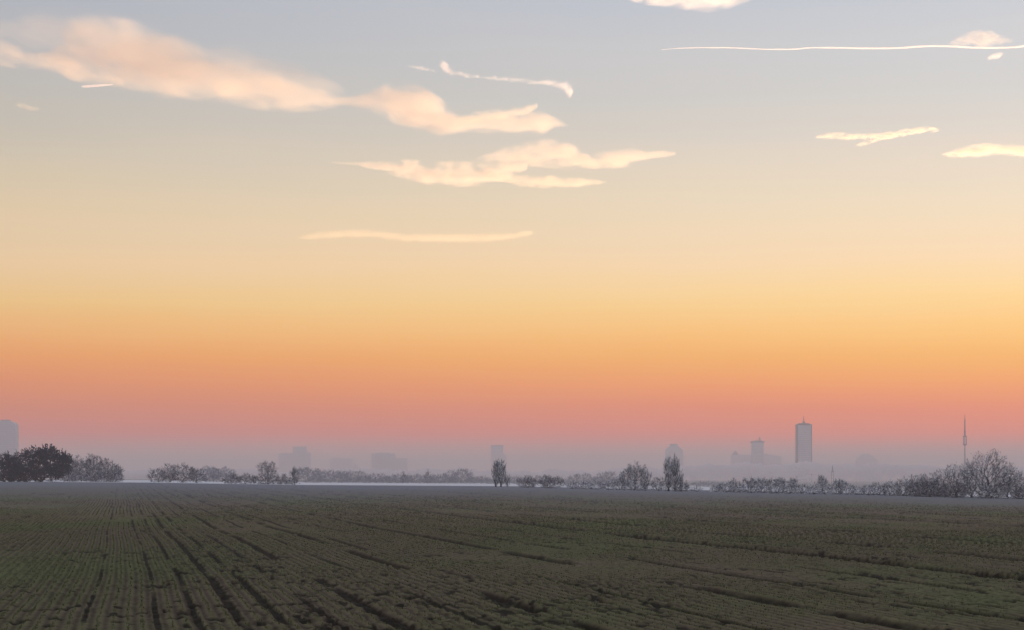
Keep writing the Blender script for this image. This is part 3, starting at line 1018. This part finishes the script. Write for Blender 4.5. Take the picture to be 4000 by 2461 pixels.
def cloud_mat(name, xs, cs, ts, Lx, zmin, zmax, tmax, ky, dens, color, nscale, soft, seed, contrast):
    m = bpy.data.materials.new(name)
    m.use_nodes = True
    t = m.node_tree
    t.nodes.clear()
    o = N(t, 'ShaderNodeOutputMaterial')
    tc_ = N(t, 'ShaderNodeTexCoord')
    s_ = N(t, 'ShaderNodeSeparateXYZ')
    t.links.new(tc_.outputs['Object'], s_.inputs[0])
    u = M(t, 'ADD', M(t, 'DIVIDE', s_.outputs[0], Lx), .5, clamp=True)

    def curve(vals, lo, hi):
        fc = t.nodes.new('ShaderNodeFloatCurve')
        cv = fc.mapping.curves[0]
        pts = [(x_, (v_ - lo) / (hi - lo)) for x_, v_ in zip(xs, vals)]
        while len(cv.points) > 2:
            cv.points.remove(cv.points[1])
        cv.points[0].location = pts[0]
        cv.points[-1].location = pts[-1]
        for q in pts[1:-1]:
            cv.points.new(*q)
        for q in cv.points:
            q.handle_type = 'AUTO_CLAMPED'
        fc.mapping.update()
        t.links.new(u, fc.inputs['Value'])
        return M(t, 'ADD', M(t, 'MULTIPLY', fc.outputs[0], hi - lo), lo)
    zc = curve(cs, zmin, zmax)
    tt = M(t, 'MAXIMUM', curve(ts, 0, tmax), 1.0)
    mp = N(t, 'ShaderNodeMapping')
    mp.inputs['Scale'].default_value = (nscale * .19, nscale * .05, nscale * .9)
    mp.inputs['Location'].default_value = (seed * 3.1, seed, seed * 7.7)
    mp.inputs['Rotation'].default_value = (0, math.radians(8), 0)
    t.links.new(tc_.outputs['Object'], mp.inputs[0])
    nz = N(t, 'ShaderNodeTexNoise')
    nz.inputs['Scale'].default_value = 1.0
    nz.inputs['Detail'].default_value = 5.0
    nz.inputs['Roughness'].default_value = .62
    nz.inputs['Distortion'].default_value = .4
    t.links.new(mp.outputs[0], nz.inputs['Vector'])
    a = M(t, 'DIVIDE', M(t, 'SUBTRACT', s_.outputs[2], zc), tt)
    b = M(t, 'DIVIDE', s_.outputs[1], M(t, 'MULTIPLY', tt, ky))
    q = M(t, 'SQRT', M(t, 'ADD', M(t, 'MULTIPLY', a, a), M(t, 'MULTIPLY', b, b)))
    e = M(t, 'SUBTRACT', 1.0, q)
    e = M(t, 'ADD', e, M(t, 'MULTIPLY', M(t, 'SUBTRACT', nz.outputs['Fac'], .52), contrast * 2.0))
    mp2 = N(t, 'ShaderNodeMapping')
    mp2.inputs['Scale'].default_value = (nscale * .08, nscale * .03, nscale * .34)
    mp2.inputs['Location'].default_value = (seed * 1.7, seed * 5, seed * 2.3)
    mp2.inputs['Rotation'].default_value = (0, math.radians(10), 0)
    t.links.new(tc_.outputs['Object'], mp2.inputs[0])
    nz2 = N(t, 'ShaderNodeTexNoise')
    nz2.inputs['Scale'].default_value = 1.0
    nz2.inputs['Detail'].default_value = 3.0
    t.links.new(mp2.outputs[0], nz2.inputs['Vector'])
    e = M(t, 'ADD', e, M(t, 'MULTIPLY', M(t, 'SUBTRACT', nz2.outputs['Fac'], .5), contrast * 1.0))
    e = M(t, 'DIVIDE', e, soft, clamp=True)
    # never reaches the mesh skin
    e = M(t, 'MULTIPLY', e, M(t, 'MULTIPLY', M(t, 'SUBTRACT', 1.0, q), 5.0, clamp=True))
    dn = M(t, 'MULTIPLY', M(t, 'MULTIPLY', e, e), dens)
    pv_ = N(t, 'ShaderNodeVolumePrincipled')
    pv_.inputs['Color'].default_value = (*color, 1)
    pv_.inputs['Anisotropy'].default_value = .55
    t.links.new(dn, pv_.inputs['Density'])
    t.links.new(pv_.outputs[0], o.inputs['Volume'])
    return m


CSEED = [0]


def puff(root, pts, tau, color=(1, 1, 1), ky=3.0, soft=.6, contrast=1.4, grain=3.0, ALT=3500.0):
    """pts: (px, py, half height px) along the cloud; built as a lens-like volume of real thickness."""
    CSEED[0] += 1
    D = root['_D']
    px0, py0 = root['_p']
    s = D / FPX
    grow = 1.5
    X_ = np.array([(p_[0] - px0) * s for p_ in pts])
    Z_ = np.array([-(p_[1] - py0) * s for p_ in pts])
    T_ = np.array([p_[2] * s * grow for p_ in pts])
    xm = (X_[0] + X_[-1]) / 2
    L = X_[-1] - X_[0]
    xs = (X_ - X_[0]) / L
    n, sd_ = 40, 14
    us = np.linspace(0, 1, n)
    zc = np.interp(us, xs, Z_)
    th = np.maximum(np.interp(us, xs, T_), 2.0)
    rg = np.random.default_rng(CSEED[0])
    v, f = [], []
    for i in range(n):
        for k in range(sd_):
            an = 2 * math.pi * k / sd_
            jr = 1.0 + .06 * math.sin(i * .7 + k)
            v.append(((us[i] - .5) * L, math.cos(an) * th[i] * ky * jr, zc[i] + math.sin(an) * th[i] * jr))
    for i in range(n - 1):
        for k in range(sd_):
            k2 = (k + 1) % sd_
            f.append((i * sd_ + k, i * sd_ + k2, (i + 1) * sd_ + k2, (i + 1) * sd_ + k))
    f.append(tuple(reversed(range(sd_))))
    f.append(tuple((n - 1) * sd_ + k for k in range(sd_)))
    tmx = T_.max()
    dens = tau / (2 * tmx * ky * .6)
    m = cloud_mat('cloud_vapour', list(xs), list(Z_), list(T_), L, Z_.min() - 1, Z_.max() + 1, tmx, ky, dens, color, grain / max(tmx, 1), soft, CSEED[0], contrast)
    m.cycles.volume_step_rate = 1.0
    o = mesh_obj('cloud_puff', v, f, m, root)
    o.location = (xm, 0, 0)
    return o


def cloud(name, px, py, label, cat='cloud', group=None, alt=3500.0):
    D = alt * FPX / (HOR - py)
    r = empty(name, ((px - 2000) / FPX * D, D, CAM_H + alt))
    tag(r, label, cat, group)
    r['_D'] = D
    r['_p'] = (px, py)
    return r


PEACH = (1.0, .93, .80)
CREAM = (1.0, .95, .78)
WHITE = (1.0, 1.0, 1.0)
c_ = cloud('cloud', 640, 260, 'largest peach cloud, a long tapering bank at the upper left')
puff(c_, [(150, 215, 6), (230, 235, 34), (330, 190, 80), (430, 200, 98), (600, 245, 100), (760, 285, 88), (900, 315, 70), (1050, 345, 62), (1200, 378, 40), (1330, 395, 22), (1420, 400, 6)], 1.6, PEACH, contrast=1.3, grain=4.0)
puff(c_, [(-60, 190, 30), (0, 200, 42), (100, 225, 30), (220, 250, 34), (340, 290, 30), (480, 320, 14)], .7, PEACH, contrast=1.4)
puff(c_, [(-60, 110, 20), (60, 130, 40), (200, 130, 60), (300, 110, 40), (380, 90, 12)], .28, PEACH, contrast=1.4)
puff(c_, [(800, 200, 8), (930, 240, 50), (1080, 290, 55), (1220, 320, 40), (1350, 360, 12)], .35, PEACH, contrast=1.0)
c_ = cloud('cloud', 1700, 430, 'second peach cloud, swelling in the middle with a wispy tail to the right')
puff(c_, [(1280, 400, 8), (1380, 392, 22), (1480, 398, 40), (1580, 415, 62), (1680, 440, 60), (1760, 470, 40), (1850, 485, 28), (2000, 482, 34), (2100, 480, 34), (2170, 485, 18), (2220, 490, 6)], 1.6, PEACH, contrast=1.3, grain=3.4)
puff(c_, [(1780, 470, 6), (1880, 455, 18), (2000, 442, 16), (2070, 425, 12), (2100, 412, 8)], .7, CREAM, contrast=1.3)
c_ = cloud('cloud', 1900, 640, 'third peach cloud, a flat lens forking into wisps on the right')
puff(c_, [(1280, 634, 3), (1400, 640, 8), (1500, 652, 18), (1620, 668, 30), (1740, 680, 34), (1850, 678, 36), (1950, 668, 30), (2060, 650, 10)], 1.7, PEACH, contrast=1.4, grain=3.4)
puff(c_, [(1860, 620, 6), (1950, 610, 22), (2060, 600, 36), (2180, 606, 40), (2270, 622, 26), (2340, 640, 6)], .95, PEACH, contrast=1.3)
puff(c_, [(2240, 640, 6), (2330, 630, 24), (2430, 620, 26), (2530, 606, 16), (2640, 598, 6)], .8, PEACH, contrast=1.3)
puff(c_, [(1900, 690, 6), (2000, 702, 14), (2100, 712, 20), (2220, 712, 18), (2300, 712, 12), (2370, 710, 4)], .9, CREAM, contrast=1.3)
c_ = cloud('cloud', 1610, 925, 'lowest cloud, one long thin yellow streak above the orange glow')
puff(c_, [(1160, 930, 3), (1260, 920, 12), (1380, 912, 13), (1520, 922, 12), (1680, 930, 13), (1850, 930, 13), (1960, 926, 11), (2060, 914, 10), (2085, 908, 3)], .55, (1.0, .93, .70), contrast=.8, ky=6)
c_ = cloud('cloud', 2700, 0, 'pale cloud cut off by the top edge of the frame')
puff(c_, [(2420, -22, 6), (2520, -20, 24), (2660, -14, 32), (2780, -6, 36), (2880, -16, 26), (2990, -30, 8)], 1.5, WHITE, contrast=1.3)
c_ = cloud('contrail_wisp', 1920, 310, 'broken white vapour trail ending in a bright downward hook', 'vapour trail')
puff(c_, [(1595, 260, 3.4), (1640, 266, 6.8), (1700, 278, 4.2)], .5, WHITE, contrast=1.6, soft=.9)
puff(c_, [(1715, 252, 6.8), (1738, 264, 18.7), (1765, 284, 13.6), (1810, 292, 8.5), (1870, 298, 5.1)], 1.1, WHITE, contrast=1.6, soft=.9)
puff(c_, [(1860, 300, 4.2), (1940, 306, 7.6), (2030, 314, 8.5), (2110, 324, 5.1)], .45, WHITE, contrast=1.6, soft=.9)
puff(c_, [(2060, 326, 3.4), (2110, 322, 8.5), (2170, 326, 11.9), (2205, 338, 17.0), (2222, 352, 25.5), (2234, 358, 17.0), (2240, 360, 4.2)], 1.9, WHITE, contrast=1.2, soft=.8)
c_ = cloud('contrail_wisp', 3420, 535, 'short creamy wisp with a crooked branch at the right', 'cloud wisp')
puff(c_, [(3185, 536, 2.5), (3230, 533, 10.2), (3300, 534, 11.9), (3380, 532, 10.2), (3460, 528, 10.2), (3540, 520, 10.2), (3620, 508, 11.0), (3668, 510, 3.4)], 1.3, CREAM, contrast=1.6, soft=.9)
puff(c_, [(3345, 566, 2.5), (3380, 560, 8.5), (3430, 545, 8.5), (3490, 530, 10.2), (3530, 512, 8.5), (3560, 505, 2.5)], .9, CREAM, contrast=1.6, soft=.9)
c_ = cloud('cloud', 3880, 590, 'creamy lens-shaped cloud entering from the right edge')
puff(c_, [(3680, 604, 3), (3740, 598, 14), (3820, 590, 20), (3900, 584, 16), (3980, 590, 18), (4180, 600, 16), (4330, 606, 4)], 1.6, CREAM, contrast=1.0)
c_ = cloud('cloud', 3800, 155, 'small pinkish cloud touching the long vapour trail on the right')
puff(c_, [(3705, 170, 4), (3760, 160, 20), (3830, 152, 24), (3900, 158, 14), (3960, 160, 4)], .5, PEACH)
c_ = cloud('cloud', 3888, 220, 'tiny oval puff just below the long vapour trail')
puff(c_, [(3858, 226, 3), (3880, 221, 11), (3905, 215, 9), (3920, 212, 3)], .5, WHITE)
c_ = cloud('cloud', 105, 418, 'small faint puff alone under the largest cloud at the left')
puff(c_, [(60, 408, 3), (95, 415, 12), (125, 422, 11), (160, 430, 3)], .3, CREAM)


def contrail(name, px, pts, label, tau, alt=6000.0):
    c_ = cloud(name, px, pts[len(pts) // 2][1], label, 'vapour trail', alt=alt)
    puff(c_, pts, tau, WHITE, ky=1.0, soft=.35, contrast=.55, grain=.35)


contrail('contrail', 3300, [(2585, 195, 1.0), (2680, 187, 1.9), (2800, 186, 2.1), (2950, 191, 1.9), (3070, 193, 2.2), (3190, 186, 2.4), (3300, 187, 2.5), (3420, 189, 2.8), (3560, 184, 3.0), (3660, 180, 3.0), (3760, 184, 3.2), (3900, 187, 3.2), (4080, 176, 3.4), (4600, 180, 3.7), (5400, 186, 4.0)],
         'long thin bright white vapour trail running off the right edge', 1.8)
contrail('contrail', 370, [(318, 338, 2.5), (345, 336, 4.4), (380, 334, 4.0), (440, 330, 2)], 'very short bright vapour trail under the largest cloud', 2.0)
for o_ in list(COL.objects):
    for k_ in ('_D', '_p'):
        if k_ in o_:
            del o_[k_]

# ------------------------------------------------------------------ haze
HT = 112.0
v, f = [], []
E_ = FAR + 15
box(v, f, -E_, E_, -E_, E_, -12.0, HT)
hz = mesh_obj('haze', v, f)
hm = bpy.data.materials.new('haze')
hm.use_nodes = True
ht = hm.node_tree
ht.nodes.clear()
ho = N(ht, 'ShaderNodeOutputMaterial')
pv = N(ht, 'ShaderNodeVolumePrincipled')
pv.inputs['Density'].default_value = HAZE_DENSITY
pv.inputs['Color'].default_value = (*HAZE_COLOR, 1)
pv.inputs['Anisotropy'].default_value = 0.45
ht.links.new(pv.outputs[0], ho.inputs['Volume'])
hz.data.materials.append(hm)
tag(hz, 'thin even evening haze over the whole plain', None, None, 'stuff')
